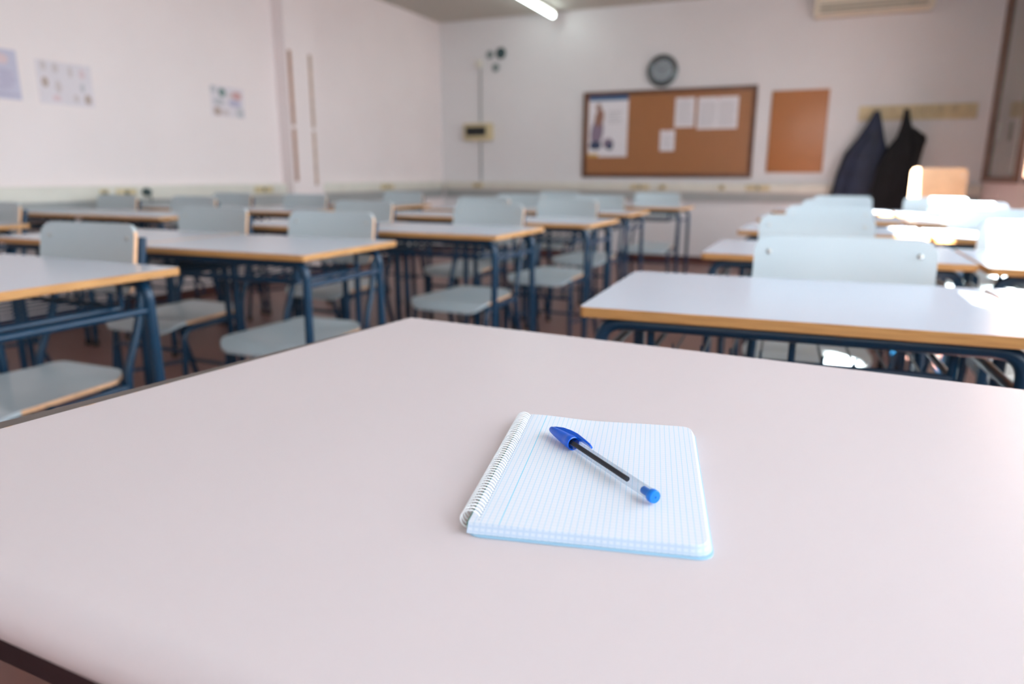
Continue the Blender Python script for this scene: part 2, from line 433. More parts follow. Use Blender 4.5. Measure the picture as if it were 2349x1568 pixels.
pl = empty('power_plug', (XL+.0625, 3.74, .853)); tag(pl, 'dark green-black round plug pushed into the left wall duct', 'plug')
MB().lathe([(0, 0), (.028, 0), (.030, .02), (.022, .045), (0, .048)], M['deco'], 20, Matrix.Rotation(R(90), 4, 'Y')).build('plug_body', pl)
MB().tube([(.04, 0, -.005), (.05, .0, -.02), (.045, .01, -.05), (.03, .02, -.075)], .004, M['blackp'], 6).build('plug_lead', pl)

# ------------------------------------------------------------------ school desk (origin: floor under the front right corner; x 0..-.70, y 0..+.50)
def make_desk():
    t = empty('school_desk', (0, 0, 0)); W, D, H, TH = .70, .50, .76, .018
    MB().prism(round_poly(-W, 0, 0, D, .012), H-TH, H, M['desk'], M['plyz'], .0012).build('tabletop', t)
    r = .0125; zt = H-TH-r-.001
    for sy, y in ((0, .045), (1, D-.075)):
        MB().tube([(-W+.12, y, zt), (-.12, y, zt)], r, M['blue']).build('top_rail', t)
        for sx in (0, 1):
            xo = -.030 if sx else -W+.030; xi = -.12 if sx else -W+.12
            p = fillet([(xi, y, zt), (xo, y, zt), (xo, y + (.012 if sy else -.012), .02)], .10, 9)
            l = MB().tube(p, r, M['blue'], 12).build('leg', t)
            MB().tube([(xo, p[-1].y, .03), (xo, p[-1].y, 0)], [.016, .017], M['cap'], 12).build('foot_cap', l)
    for xo in (-.034, -W+.034):
        MB().tube([(xo, .045, .664), (xo, D-.075, .664)], .009, M['blue']).build('side_rail', t)
    rk = MB()
    z = .665
    rk.tube([(-W+.11, .10, z), (-.11, .10, z)], .008, M['blue'], 8).tube([(-W+.11, D-.09, z), (-.11, D-.09, z)], .006, M['blue'], 8)
    for x in (-W+.11, -.11):
        rk.tube([(x, .10, z), (x, D-.09, z)], .006, M['blue'], 8)
        for y in (.10, D-.09): rk.tube([(x, y, z), (x, y, H-TH)], .007, M['blue'], 8)
    for k in range(9):
        x = -W+.15+k*.05; rk.tube([(x, .10, z+.02), (x, .11, z), (x, D-.10, z), (x, D-.09, z+.03)], .0022, M['blue'], 6)
    rk.tube([(-.35, .10, z), (-.35, .10, H-TH)], .006, M['blue'], 8)
    rk.build('book_rack', t)
    h = MB().tube([(-W+.022+.011, .25, .63), (-W+.06, .25, .60), (-W+.06, .25, .575), (-W+.03, .25, .57), (-W+.02, .25, .59)], .004, M['blue'], 8)
    h.build('bag_hook', t)
    return t
# ------------------------------------------------------------------ school chair (origin: floor under the backrest, faces -y)
def make_chair(frame='blue', shell='seat', edge='plyl', zt=.847, bh=.185, name='school_chair'):
    t = empty(name, (0, 0, 0)); F = M[frame]
    # backrest: gently concave, leaning back
    w, th = .375, .011
    def back(u, v, off):
        x = (u-.5)*w; z = zt-bh+v*bh
        y = .012+.035*v + .018*(1-(2*u-1)**2) - .018 + off
        return (x, y, z)
    # outline with rounded corners, by clipping a grid to a superellipse-like border
    nu, nv = 24, 12; rc = .035
    def warp(u, v):
        x = (u-.5)*w; z = (v-.5)*bh; hx, hz = w/2, bh/2
        dx = max(0, abs(x)-(hx-rc)); dz = max(0, abs(z)-(hz-rc))
        m_ = max(dx, dz)
        if dx > 0 and dz > 0:
            l = math.hypot(dx, dz); k = m_/l; dx *= k; dz *= k
            x = math.copysign(hx-rc+dx, x); z = math.copysign(hz-rc+dz, z)
        return x/w+.5, z/bh+.5
    def sheet(fn, thick_axis, top, side):
        mb = MB(); V = [[fn(*warp(i/nu, j/nv), 0) for i in range(nu+1)] for j in range(nv+1)]
        V2 = [[fn(*warp(i/nu, j/nv), th) for i in range(nu+1)] for j in range(nv+1)]
        vs = [p for row in V for p in row]+[p for row in V2 for p in row]; n0 = (nu+1)*(nv+1)
        f1 = []; f2 = []; fe = []; fr_ = []
        for j in range(nv):
            for i in range(nu):
                a = j*(nu+1)+i; q = (a, a+1, a+nu+2, a+nu+1); f1.append(q); f2.append(tuple(n0+k for k in q[::-1]))
        ring = [i for i in range(nu+1)]+[j*(nu+1)+nu for j in range(1, nv+1)]+[nv*(nu+1)+i for i in range(nu-1, -1, -1)]+[j*(nu+1) for j in range(nv-1, 0, -1)]
        for k in range(len(ring)):
            a, b = ring[k], ring[(k+1) % len(ring)]
            j = a//(nu+1); hid = (j <= 2 and j < nv/2) if thick_axis == 'z' else j >= nv-1
            (fr_ if hid else fe).append((b, a, a+n0, b+n0))
        mb.add(vs, f1, M[top], True); mb.add(vs, f2, M[top], True); mb.add(vs, fe, M[side], False); mb.add(vs, fr_, M[top], False)
        return mb
    b = sheet(back, 'y', shell, edge).build('backrest', t)
    for x in (-.155, .155):
        Mx = Matrix.Translation((x, back(x/w+.5, .80, 0)[1]-.001, zt-bh*.20)) @ Matrix.Rotation(R(90), 4, 'X')
        MB().lathe([(0, .003), (.004, .0026), (.0058, .001), (.006, -.001)], M['bolt'], 16, Mx).build('bolt', b)
    # seat
    bw, sd = .19, .395
    nu, nv, rc2 = 24, 16, .05
    def seat(u, v, off):
        y = -.015-sd*(1-v); half = (.165+.03*(1-v)); x = (u-.5)*2*half
        z = .440 - .012*math.sin(math.pi*min(1, max(0, v)))*(1-(2*u-1)**2) - off
        if v < .16: z -= .032*((.16-v)/.16)**2
        if v > .88: z += .012*((v-.88)/.12)
        return (x, y, z)
    def warp(u, v):
        W_, D_ = .37, sd; x = (u-.5)*W_; z = (v-.5)*D_; hx, hz = W_/2, D_/2; rc = .07
        dx = max(0, abs(x)-(hx-rc)); dz = max(0, abs(z)-(hz-rc))
        if dx > 0 and dz > 0:
            l = math.hypot(dx, dz); k = max(dx, dz)/l; x = math.copysign(hx-rc+dx*k, x); z = math.copysign(hz-rc+dz*k, z)
        return x/W_+.5, z/D_+.5
    sheet(seat, 'z', shell, edge).build('seat', t)
    r = .011
    for s in (-1, 1):
        MB().tube(smooth_path([(s*.172, .060, zt-.035), (s*.173, .035, zt-bh+.01), (s*.176, .012, .58), (s*.180, -.035, .47), (s*.182, -.045, .40)]), r, F).build('back_post', t)
        l = MB().tube(smooth_path([(s*.182, -.045, .40), (s*.184, -.040, .34), (s*.190, .01, .18), (s*.200, .065, .015)]), r, F).build('leg', t)
        MB().tube([(s*.199, .061, .03), (s*.200, .068, 0)], [.014, .015], M['cap']).build('foot_cap', l)
        l = MB().tube(fillet([(s*.180, -.05, .414), (s*.180, -.345, .408), (s*.200, -.385, .015)], .05, 8), r, F).build('leg', t)
        MB().tube([(s*.199, -.383, .03), (s*.200, -.385, 0)], [.014, .015], M['cap']).build('foot_cap', l)
    MB().tube([(-.180, -.30, .409), (.180, -.30, .409)], .009, F).build('seat_rail', t)
    MB().tube([(-.180, -.08, .413), (.180, -.08, .413)], .009, F).build('seat_rail', t)
    MB().tube([(-.187, -.358, .33), (.187, -.358, .33)], .008, F).build('stretcher', t)
    MB().tube([(-.190, .012, .17), (.190, .012, .17)], .008, F).build('stretcher', t)
    for s in (-1, 1):
        MB().tube([(s*.190, .012, .17), (s*.194, -.372, .20)], .008, F).build('stretcher', t)
    return t

ORD = ['first', 'second', 'third', 'fourth', 'fifth', 'sixth']
desk0 = make_desk(); chair0 = make_chair()
used = [False, False]
def place(kind, x, y, rz, label, group):
    src = (desk0, chair0)[kind]
    if not used[kind]: o = src; used[kind] = True
    else: o = copy_tree(src)
    o.location = (x, y, 0); o.rotation_euler = (0, 0, R(rz)); o['label'] = label
    o['category'] = ('desk', 'chair')[kind]; o['group'] = group
    return o
# columns of desks: (front right corner x, y, rotation), chairs (x, y, rotation); rows counted from the camera
COLS = {
 'aisle': dict(g='the left group column beside the aisle',
    d=[(-1.43, .735, -1), (-1.325, 1.565, 1.5), (-1.115, 2.395, 0), (-.985, 3.14, 0), (-1.05, 4.12, 0), (-.92, 5.06, 0)],
    c=[(-1.875, 1.30, 1), (-1.675, 2.115, 2), (-1.48, 3.055, -2), (-1.39, 3.93, -3), (-1.47, 4.84, -2), (-1.26, 5.78, 0)]),
 'middle': dict(g='the middle column of the left group',
    d=[None, (-2.04, 1.58, 1.5), (-1.84, 2.42, -2), (-1.70, 3.40, 0), (-1.78, 4.14, 0), (-1.65, 5.1, 0)],
    c=[None, (-2.36, 2.21, 1), (-2.225, 3.09, -3), (-1.98, 4.02, -3), (-2.05, 4.78, 0), (-2.10, 5.75, 0)]),
 'wall': dict(g='the column second from the left wall',
    d=[(-3.28, 1.56, 0), (-3.185, 2.66, 0), (-2.92, 3.40, 0), (-2.82, 4.35, 0)],
    c=[(-3.70, 2.14, 0), (-3.63, 3.27, 0), (-3.37, 4.01, 0), (-3.16, 4.96, 0)]),
 'far': dict(g='the column nearest the left wall',
    d=[(-3.888, 2.66, 0), (-3.63, 3.42, 0)],
    c=[(-4.33, 3.28, 0), (-4.08, 4.04, 0)]),
 'centre': dict(g='the column just right of the aisle',
    d=[(.325, 1.175, 3), (.375, 2.125, .5), (.37, 3.08, 0), (.37, 4.0, 0), (.38, 4.92, 0)],
    c=[(.045, 1.72, 3), (-.025, 2.68, 1.5), (.015, 3.60, 0), (.055, 4.52, 0), (.10, 5.45, 0)]),
 'window': dict(g='the far right column',
    d=[(1.032, 1.213, 3), (1.085, 2.07, .5), (1.08, 3.02, 0), (1.08, 3.96, 0), (1.10, 4.88, 0)],
    c=[None, (.64, 2.65, 1), (.68, 3.56, 0), (.70, 4.48, 0), (.66, 5.42, -3)]),
}
for key, c in COLS.items():
    for i, d in enumerate(c['d']):
        if d:
            place(0, d[0], d[1], d[2], 'grey-white desk, %s from the front in %s' % (ORD[i], c['g']), 'grey-white school desks')
    for i, d in enumerate(c['c']):
        if d:
            place(1, d[0], d[1], d[2], 'pale grey chair at the %s desk of %s' % (ORD[i], c['g']), 'pale grey school chairs')
# taller wooden chair by the back right
t = make_chair('blue', 'woodback', 'plyl', 1.045, .30, 'wooden_chair')
t.location = (.765, 6.3, 0); tag(t, 'taller light brown wooden chair in front of the coats near the back', 'chair')

# ------------------------------------------------------------------ teacher's table in the foreground
tt = empty('teacher_table', (0, 0, 0)); tag(tt, 'large beige laminate table in the foreground with worn grey-brown left edge', 'table')
H, TH = .76, .038
BL, BR, FR_, FL = Vector((-.586, .936)), Vector((.95, .815)), Vector((.93, .185)), Vector((-.667, .219))
top = MB(); bev = .0006
bl, br, fr, fl = BL, BR, FR_, FL
# flat top and underside
top.add([(fl.x, fl.y, H), (fr.x, fr.y, H), (br.x, br.y, H), (bl.x, bl.y, H)], [(0, 1, 2, 3)], M['table'])
# back and right sides, rounded front (postformed roll)
top.add([(bl.x, bl.y, H), (br.x, br.y, H), (br.x, br.y, H-TH), (bl.x, bl.y, H-TH)], [(0, 1, 2, 3)], M['tableedge'])
top.add([(br.x, br.y, H), (fr.x, fr.y, H), (fr.x, fr.y, H-TH), (br.x, br.y, H-TH)], [(0, 1, 2, 3)], M['tableedge'])
prof = [(0, 0)]
rr = TH/2
for k in range(1, 13):
    a = math.pi*k/12; prof.append((rr*math.sin(a)*1.05, -rr+rr*math.cos(a)))
prof.append((-.03, -TH))
dirf = (fr-fl).normalized(); nf = Vector((dirf.y, -dirf.x))
vs = []
for p in prof:
    for q in (fl, fr): vs.append((q.x+nf.x*p[0], q.y+nf.y*p[0], H+p[1]))
top.add(vs, [(2*i, 2*i+2, 2*i+3, 2*i+1) for i in range(len(prof)-1)], M['table'], True)
for side in (0, 1):  # caps of the roll
    idx = [side+2*i for i in range(len(prof))]
    top.add([vs[i] for i in idx], [tuple(range(len(idx)))], M['tableedge'])
top.add([(fl.x, fl.y, H-TH), (bl.x, bl.y, H-TH), (br.x, br.y, H-TH), (fr.x, fr.y, H-TH)], [(0, 1, 2, 3)], M['tableedge'])
top.add([(bl.x, bl.y, H), (fl.x, fl.y, H), (fl.x, fl.y, H-TH), (bl.x, bl.y, H-TH)], [(3, 2, 1, 0)], M['tableedge'])
top.build('tabletop', tt)
# left edge band, wider towards the front, slightly rounded
eb = MB(); n = 60
rowsv = []
dl_ = (fl-bl).normalized(); nl = Vector((dl_.y, -dl_.x))
if nl.x > 0: nl = -nl
for i in range(n+1):
    u = i/n; p = bl.lerp(fl, u); w = .008+.033*u
    rowsv.append([(p.x+nl.x*d, p.y+nl.y*d, H+z) for d, z in ((-.0, -.0006), (w*.6, -.0008), (w*.9, -.0035), (w, -.009), (w, -TH+.003), (w*.85, -TH), (0, -TH))])
vs = [p for r_ in rowsv for p in r_]; k7 = 7
eb.add(vs, [(i*k7+j, i*k7+j+1, (i+1)*k7+j+1, (i+1)*k7+j) for i in range(n) for j in range(k7-1)], M['tableedge'], True)
eb.add(rowsv[0], [tuple(range(7))], M['tableedge']); eb.add(rowsv[-1], [tuple(range(6, -1, -1))], M['tableedge'])
eb.build('edge_band', tt)
# small chips in the laminate along that edge, showing the board
ch = MB()
for u, l, w in ((.70, .007, .0022), (.71, .004, .0012), (.635, .003, .001), (.585, .004, .0016), (.56, .0025, .001), (.49, .005, .0013), (.40, .003, .0009), (.80, .004, .0012), (.30, .003, .0008), (.20, .003, .0007), (.655, .002, .001)):
    p = bl.lerp(fl, u); poly = []
    for k in range(9):
        a = math.pi*k/8; rn = random.uniform(.75, 1.1)
        q = p + dl_*(l*math.cos(a)*rn) - nl*(w*math.sin(a)*rn); poly.append((q.x, q.y, H+.00015))
    ch.add(poly, [tuple(range(9))], M['chip'])
ch.build('chipped_edge', tt)
# metal frame: aprons and legs
ap = MB()
def bar(p, q, z0, z1, w, m):
    d = (q-p).normalized(); nn = Vector((-d.y, d.x))*w/2
    P = [p+nn, p-nn, q-nn, q+nn]
    ap.add([(a.x, a.y, z) for z in (z0, z1) for a in P], [(0, 1, 2, 3), (7, 6, 5, 4), (0, 4, 5, 1), (1, 5, 6, 2), (2, 6, 7, 3), (3, 7, 4, 0)], m)
c4 = [fl.lerp(br, .035), fr.lerp(bl, .035), br.lerp(fl, .06), bl.lerp(fr, .06)]
for i in range(4): bar(c4[i], c4[(i+1) % 4], H-TH-.045, H-TH, .022, M['darkframe'])
ap.build('frame', tt)
for p in c4:
    l = MB().rbox(p.x-.018, p.x+.018, p.y-.018, p.y+.018, .02, H-TH, .004, M['darkframe']).build('leg', tt)
    MB().rbox(p.x-.02, p.x+.02, p.y-.02, p.y+.02, 0, .022, .004, M['cap']).build('foot_cap', l)

# ------------------------------------------------------------------ spiral notebook (local x: spine -> fore edge, local y: towards the camera is negative)
NA = R(12.6)
nb = empty('notebook', (-.2330, .5618, H), NA); tag(nb, 'open spiral-bound squared notebook lying on the beige foreground table', 'notebook')
Wn, Ln, Tn = .147, .207, .0078
def hgt(x, y):   # slight wave of the top sheets at the far left
    far = max(0, 1+y/.07) if y > -.07 else 0
    lift = .0020*math.exp(-((x-.012)/.035)**2)*(.35+.65*far)
    return Tn-.0012+lift-.0006*math.exp(-((x-.06)/.03)**2)*far
pg = MB(); nx, ny, rcn = 48, 60, .009
def wp(u, v):
    x = u*Wn; y = -v*Ln
    for cx, cy, sy in ((Wn-rcn, -rcn, 1), (Wn-rcn, -Ln+rcn, -1)):
        dx = x-cx; dy = (y-cy)*sy
        if dx > 0 and dy > 0:
            l = math.hypot(dx, dy); k = max(dx, dy)/l; x = cx+dx*k; y = cy+dy*k*sy
    return x, y
def ptop(u, v):
    x, y = wp(u, v); return (x, y, hgt(x, y))
T_ = [[ptop(i/nx, j/ny) for i in range(nx+1)] for j in range(ny+1)]
vs = [p for r_ in T_ for p in r_]
fs = [(j*(nx+1)+i, (j+1)*(nx+1)+i, (j+1)*(nx+1)+i+1, j*(nx+1)+i+1) for j in range(ny) for i in range(nx)]
pg.add(vs, fs, M['paper'], True)
ring = [i for i in range(nx+1)]+[j*(nx+1)+nx for j in range(1, ny+1)]+[ny*(nx+1)+i for i in range(nx-1, -1, -1)]+[j*(nx+1) for j in range(ny-1, 0, -1)]
lay = 6
ringv = []
for L_ in range(lay+1):
    f = L_/lay
    row = []
    for k in ring:
        x, y, z = vs[k]
        u = x/Wn; v = -y/Ln
        # the sheets fan outwards towards the near and fore edges
        ox = .0028*f*max(0, (u-.9)/.1); oy = -.0042*f*max(0, (v-.9)/.1) + .001*f*max(0, (.08-v)/.08)
        row.append((x+ox, y+oy, z*(1-f)+.0016*f))
    ringv.append(row)
vv = [p for r_ in ringv for p in r_]; nr = len(ring)
pg.add(vv, [(L_*nr+k, L_*nr+(k+1) % nr, (L_+1)*nr+(k+1) % nr, (L_+1)*nr+k) for L_ in range(lay) for k in range(nr)], M['pedge'], True)
pg.add(ringv[-1], [tuple(range(nr))], M['white'])
pg.build('page_block', nb)
MB().prism(round_poly(-.001, Wn+.0035, -Ln-.0058, .001, .010), .0, .0014, M['cover'], M['cover'], .0003).build('back_cover', nb)
MB().box(-.0012, -.0002, -Ln+.001, -.003, .0016, .0062, M['green']).build('green_cover_fold', nb)
# perforation dots
pf = MB()
for k in range(58):
    y = -.004-k*(Ln-.008)/57; x = .0062; z = hgt(x, y)+.00012
    pf.add([(x+.00062*math.cos(a*math.pi/3), y+.0005*math.sin(a*math.pi/3), z) for a in range(6)], [tuple(range(6))], M['perf'])
pf.build('perforation', nb)
# spiral wire: a flattened helix round the spine
co = []; turns = 46; steps = 18
for i in range(turns*steps+1):
    a = 2*math.pi*i/steps; y = -.004-(Ln-.008)*i/(turns*steps)
    x = -.0005+.0062*math.cos(a); z = .0060+.0056*math.sin(a)
    co.append((x, y, max(z, .0009)))
MB().tube(co, .00052, M['coil'], 6).build('spiral_wire', nb)

# ------------------------------------------------------------------ ballpoint pen (built along local x: cap tip at 0, end plug at .149)
a = Vector((-.1945, .5250)); b = Vector((-.0845, .4310)); ax = (b-a).normalized(); rz = math.atan2(ax.y, ax.x)
PEN_Z = H+Tn+.0046
pen = empty('ballpoint_pen', (a.x, a.y, PEN_Z), rz); tag(pen, 'clear ballpoint pen with blue cap lying on the squared notebook', 'pen')
LP = (b-a).length; sc_ = LP/.145
Rx = Matrix.Rotation(R(90), 4, 'Y')
def hexring(r, x, rot=0): return [(x, r*math.cos(R(60*k+rot)), r*math.sin(R(60*k+rot))) for k in range(6)]
bmx = MB(); x0, x1 = .034*sc_, .139*sc_; ro, ri = .0041, .0029
A = hexring(ro, x0, 0)+hexring(ro, x1, 0)
bmx.add(A, [(k, (k+1) % 6, 6+(k+1) % 6, 6+k) for k in range(6)], M['clear'])
nI = 24
I = [(x, ri*math.cos(2*math.pi*k/nI), ri*math.sin(2*math.pi*k/nI)) for x in (x0, x1) for k in range(nI)]
for x, o_ in ((x0, 1), (x1, -1)):
    q_ = list(range(6)); bmx.add(hexring(ro, x, 0), [tuple(q_[::o_])], M['clear'])
bmx.build('barrel', pen)
MB().tube([(.012, 0, 0), (.030, 0, 0), (.112*sc_, 0, 0)], [.0018, .0019, .0019], M['ink'], 14).build('ink_tube', pen)
# cap: pointed bullet shape with open collar and a long clip
cp = MB().lathe([(0, .0), (.0015, .0002), (.0023, .0012), (.0029, .0035), (.0036, .009), (.0045, .018), (.0051, .026), (.0054, .031), (.0056, .0315), (.0057, .0345), (.0056, .0375), (.0048, .0378), (.0044, .036), (.0043, .024), (.002, .020), (0, .0195)], M['penblue'], 32, Rx)
pc = cp.build('cap', pen)
cl = MB(); rows = []
YS = Vector((0, .84, .54)).normalized(); XS = Vector((0, -YS.z, YS.y))
for x, h0, h1, w in ((.0015, .0005, .0022, .0016), (.006, .001, .0042, .0019), (.014, .002, .0068, .0021), (.024, .003, .0084, .0021), (.034, .0046, .0088, .0023), (.040, .0056, .0083, .0024), (.047, .0056, .0078, .0023), (.054, .0052, .0071, .0021), (.0565, .0050, .0064, .0014)):
    rows.append([Vector((x, 0, 0))+YS*h+XS*s_ for h, s_ in ((h0, -w), (h1-.0006, -w), (h1, -w*.6), (h1, w*.6), (h1-.0006, w), (h0, w))])
vs = [p for r_ in rows for p in r_]
cl.add(vs, [(i*6+j, i*6+(j+1) % 6, (i+1)*6+(j+1) % 6, (i+1)*6+j) for i in range(len(rows)-1) for j in range(6)], M['penblue'], True)
cl.add(rows[0], [tuple(range(5, -1, -1))], M['penblue']); cl.add(rows[-1], [tuple(range(6))], M['penblue'])
cl.build('clip', pc)
xe = x1
MB().lathe([(0, xe-.0085), (.0024, xe-.0085), (.0028, xe-.008), (.0028, xe+.0002), (.0044, xe+.0004), (.0047, xe+.0012), (.0047, xe+.0040), (.0042, xe+.0050), (.0008, xe+.0052), (.0007, xe+.0045), (0, xe+.0045)], M['plug'], 28, Rx).build('end_plug', pen)

# ------------------------------------------------------------------ back wall
def wallobj(name, x, z, label, cat, group=None, y=YB):
    return tag(empty(name, (x, y, z)), label, cat, group)
# big framed cork board
bb = wallobj('notice_board', -1.752, .96, 'large cork notice board in a dark brown frame below the clock', 'notice board')
w2, hb = .97, .965
MB().box(-w2+.02, w2-.02, -.020, 0, .02, hb-.02, M['cork']).build('cork_panel', bb)
for nm, a_ in (('a', (-w2, w2, 0, .045)), ('b', (-w2, w2, hb-.045, hb)), ('c', (-w2, -w2+.045, .045, hb-.045)), ('d', (w2-.045, w2, .045, hb-.045))):
    MB().rbox(a_[0], a_[1], -.035, 0, a_[2], a_[3], .004, M['frame']).build('frame_bar', bb)
b2 = wallobj('notice_board', -.355, 1.018, 'smaller unframed orange-brown cork board right of the framed one', 'notice board')
MB().rbox(-.28, .28, -.02, 0, 0, .838, .003, M['cork2']).build('cork_panel', b2)
def disc(mb, cx, cz, rx, rz_, m, y, n=20, rot=0):
    mb.add([(cx+rx*math.cos(2*math.pi*k/n)*math.cos(rot)-rz_*math.sin(2*math.pi*k/n)*math.sin(rot), y, cz+rx*math.cos(2*math.pi*k/n)*math.sin(rot)+rz_*math.sin(2*math.pi*k/n)*math.cos(rot)) for k in range(n)], [tuple(range(n))], m)
YP = YB-.022
po = wallobj('poster', -2.42, 1.195, 'white poster with blue top band and a seated figure, pinned to the framed cork board', 'poster', y=YP)
s_ = MB().box(-.235, .235, -.003, 0, 0, .70, M['white']); s_.build('sheet', po)
q = MB(); q.box(-.235, .235, -.0035, -.003, .63, .70, INK['blue']); q.box(-.235, -.11, -.0035, -.003, 0, .035, INK['yellow']); q.build('band_print', po)
q = MB(); disc(q, -.115, .555, .030, .045, INK['skin'], -.0036); disc(q, -.105, .44, .055, .10, INK['skin'], -.0038, rot=-.2); disc(q, -.13, .28, .075, .16, INK['mauve'], -.0034, rot=-.15)
disc(q, -.145, .13, .075, .05, INK['dark'], -.0040); disc(q, .01, .15, .065, .06, INK['mauve'], -.0036); disc(q, .03, .12, .04, .045, INK['dark'], -.0042); q.build('figure_print', po)
q = MB()
for k in range(5): q.box(.0, .17-.02*(k % 3), -.0035, -.003, .50-.03*k, .508-.03*k, INK['grey'])
q.build('text_print', po)
def note(x, z, w, h, label, tilt=0., two=False):
    o = wallobj('pinned_paper', x, z, label, 'paper', 'white sheets pinned on the framed cork board', y=YP); o.rotation_euler = (0, R(tilt), 0)
    MB().box(-w/2, w/2, -.003, 0, 0, h, M['white']).build('sheet', o)
    q = MB(); spans = ((-w/2+.02, -.01), (.01, w/2-.02)) if two else ((-w/2+.03, w/2-.02),)
    for a_, b_ in spans:
        for k in range(int((h-.06)/.014)):
            q.box(a_, b_-random.uniform(0, .04)*(b_-a_)/.2, -.0034, -.003, .03+k*.014, .034+k*.014, INK['grey'])
    q.build('text_print', o)
    MB().lathe([(0, .012), (.006, .011), (.005, .004), (.008, .003), (.008, 0)], INK['red'], 12, Matrix.Translation((0, -.003, h-.012)) @ Matrix.Rotation(R(90), 4, 'X')).build('push_pin', o)
note(-1.54, 1.510, .215, .315, 'single printed white sheet beside the double sheet on the framed cork board')
note(-1.185, 1.485, .43, .335, 'wide double printed sheet at the upper right of the framed cork board', two=True)
note(-1.72, 1.255, .165, .225, 'small white note below the single sheet on the framed cork board')
# clock
ck = wallobj('wall_clock', -1.812, 2.118, 'round wall clock with dark rim standing above the framed cork board', 'clock')
Mr = Matrix.Rotation(R(90), 4, 'X')
MB().lathe([(.172, 0), (.174, .03), (.168, .05), (.150, .056), (.120, .050), (.116, .042)], M['clockrim'], 56, Mr).build('rim', ck)
MB().lathe([(0, .040), (.12, .040)], M['dial'], 48, Mr).build('dial', ck)
q = MB()
for k in range(12):
    a_ = R(30*k); c_ = Vector((math.sin(a_), 0, math.cos(a_))); pz = Vector((math.cos(a_), 0, -math.sin(a_)))
    P = [c_*.095-pz*.003, c_*.095+pz*.003, c_*.112+pz*.003, c_*.112-pz*.003]
    q.add([(p.x, -.0408, p.z) for p in P], [(0, 1, 2, 3)], M['blackp'])
q.build('hour_marks', ck)
for nm, ang, l, w in (('hour_hand', 300, .06, .005), ('minute_hand', 60, .09, .0035)):
    a_ = R(ang); c_ = Vector((math.sin(a_), 0, math.cos(a_))); pz = Vector((math.cos(a_), 0, -math.sin(a_)))
    P = [-c_*.015-pz*w, -c_*.015+pz*w, c_*l+pz*w*.5, c_*l-pz*w*.5]
    q = MB(); q.add([(p.x, y_, p.z) for y_ in (-.043, -.0445) for p in P], [(0, 1, 2, 3), (7, 6, 5, 4), (0, 4, 5, 1), (1, 5, 6, 2), (2, 6, 7, 3), (3, 7, 4, 0)], M['blackp']); q.build(nm, ck)
MB().lathe([(.122, .046), (.10, .053), (.06, .058), (.02, .060), (.0, .0601)], M['glass'], 48, Mr).build('cover_glass', ck)
# coat rack, coats
rk = wallobj('coat_rack', .73, 1.53, 'ochre wooden coat rack board with hooks on the back wall', 'coat rack')
MB().rbox(-.515, .515, -.025, 0, 0, .14, .006, M['rack']).build('board', rk)
for k in range(6):
    x = -.35+k*.135 if k else -.352
    MB().tube(smooth_path([(x, -.024, .085), (x, -.06, .075), (x, -.15, .085), (x, -.155, .11)], 4), .006, M['brass'], 8).build('hook', rk)
def coat(name, rows, y0, depth, mat, label, x_h, fold):
    o = wallobj(name, x_h, rows[0][2], label, 'coat', 'coats hanging on the rack'); zz = rows[0][2]
    mb = MB(); n = 48; rings = []
    # interpolate rows
    R_ = []
    for i in range(len(rows)-1):
        for k in range(6):
            f = k/6; f = f
            R_.append([rows[i][j]*(1-f)+rows[i+1][j]*f for j in range(3)])
    R_.append(list(rows[-1]))
    for i, (xa, xb, z) in enumerate(R_):
        w = (xb-xa)/2; cx = (xa+xb)/2-x_h; t_ = i/len(R_)
        dp = depth*min(1, .35+t_*1.3)
        ring = []
        for k in range(n):
            a_ = 2*math.pi*k/n
            f = 1+fold*math.sin(a_*7+z*2.2)*min(1, t_*2)+fold*.5*math.sin(a_*11-z*5)
            if mat is M['navy']: f += .03*math.sin(z*2*math.pi/.085)
            ring.append((cx+w*math.cos(a_)*(.97+.03*f), -y0+dp/2*math.sin(a_)*f, z-zz))
        rings.append(ring)
    vs = [p for r_ in rings for p in r_]; m_ = len(rings)
    mb.add(vs, [(i*n+k, i*n+(k+1) % n, (i+1)*n+(k+1) % n, (i+1)*n+k) for i in range(m_-1) for k in range(n)], mat, True)
    mb.add(rings[0], [tuple(range(n))], mat); mb.add(rings[-1], [tuple(range(n-1, -1, -1))], mat)
    mb.build('coat_body', o)
    return o
navy = coat('hooded_jacket', [(.352, .402, 1.615), (.320, .425, 1.54), (.285, .445, 1.47), (.215, .475, 1.345), (.120, .52, 1.21), (.063, .52, 1.007), (.030, .50, .80), (.02, .47, .62), (.04, .45, .52)], .135, .12, M['navy'], 'navy padded jacket hanging left of the black coat', .377, .10)
MB().tube(smooth_path([(-.06, -.15, -.22), (-.16, -.17, -.38), (-.25, -.17, -.62), (-.28, -.17, -.88)]), [.03]+[.05]*17+[.045], M['navy'], 14).build('sleeve', navy)
MB().tube(smooth_path([(-.0, -.195, -.2), (.0, -.20, -.5), (-.02, -.20, -.85)]), .003, M['blackp'], 6).build('zip', navy)
blk = coat('wool_coat', [(.606, .650, 1.615), (.598, .668, 1.53), (.588, .690, 1.46), (.566, .725, 1.36), (.500, .770, 1.26), (.425, .765, 1.07), (.395, .755, .87), (.385, .74, .67), (.40, .72, .50)], .235, .15, M['black'], 'black coat hanging right of the navy jacket', .63, .08)
MB().tube(smooth_path([(.05, -.22, -.20), (.12, -.22, -.255), (.155, -.22, -.285), (.14, -.23, -.36), (.11, -.23, -.60), (.10, -.23, -.85)]), [.045]*31, M['black'], 14).build('sleeve', blk)
MB().tube(smooth_path([(.08, -.22, -.235), (.14, -.22, -.262), (.19, -.22, -.268)]), [.03]*6+[.03]*6+[.018], M['black'], 12).build('shoulder_tip', blk)
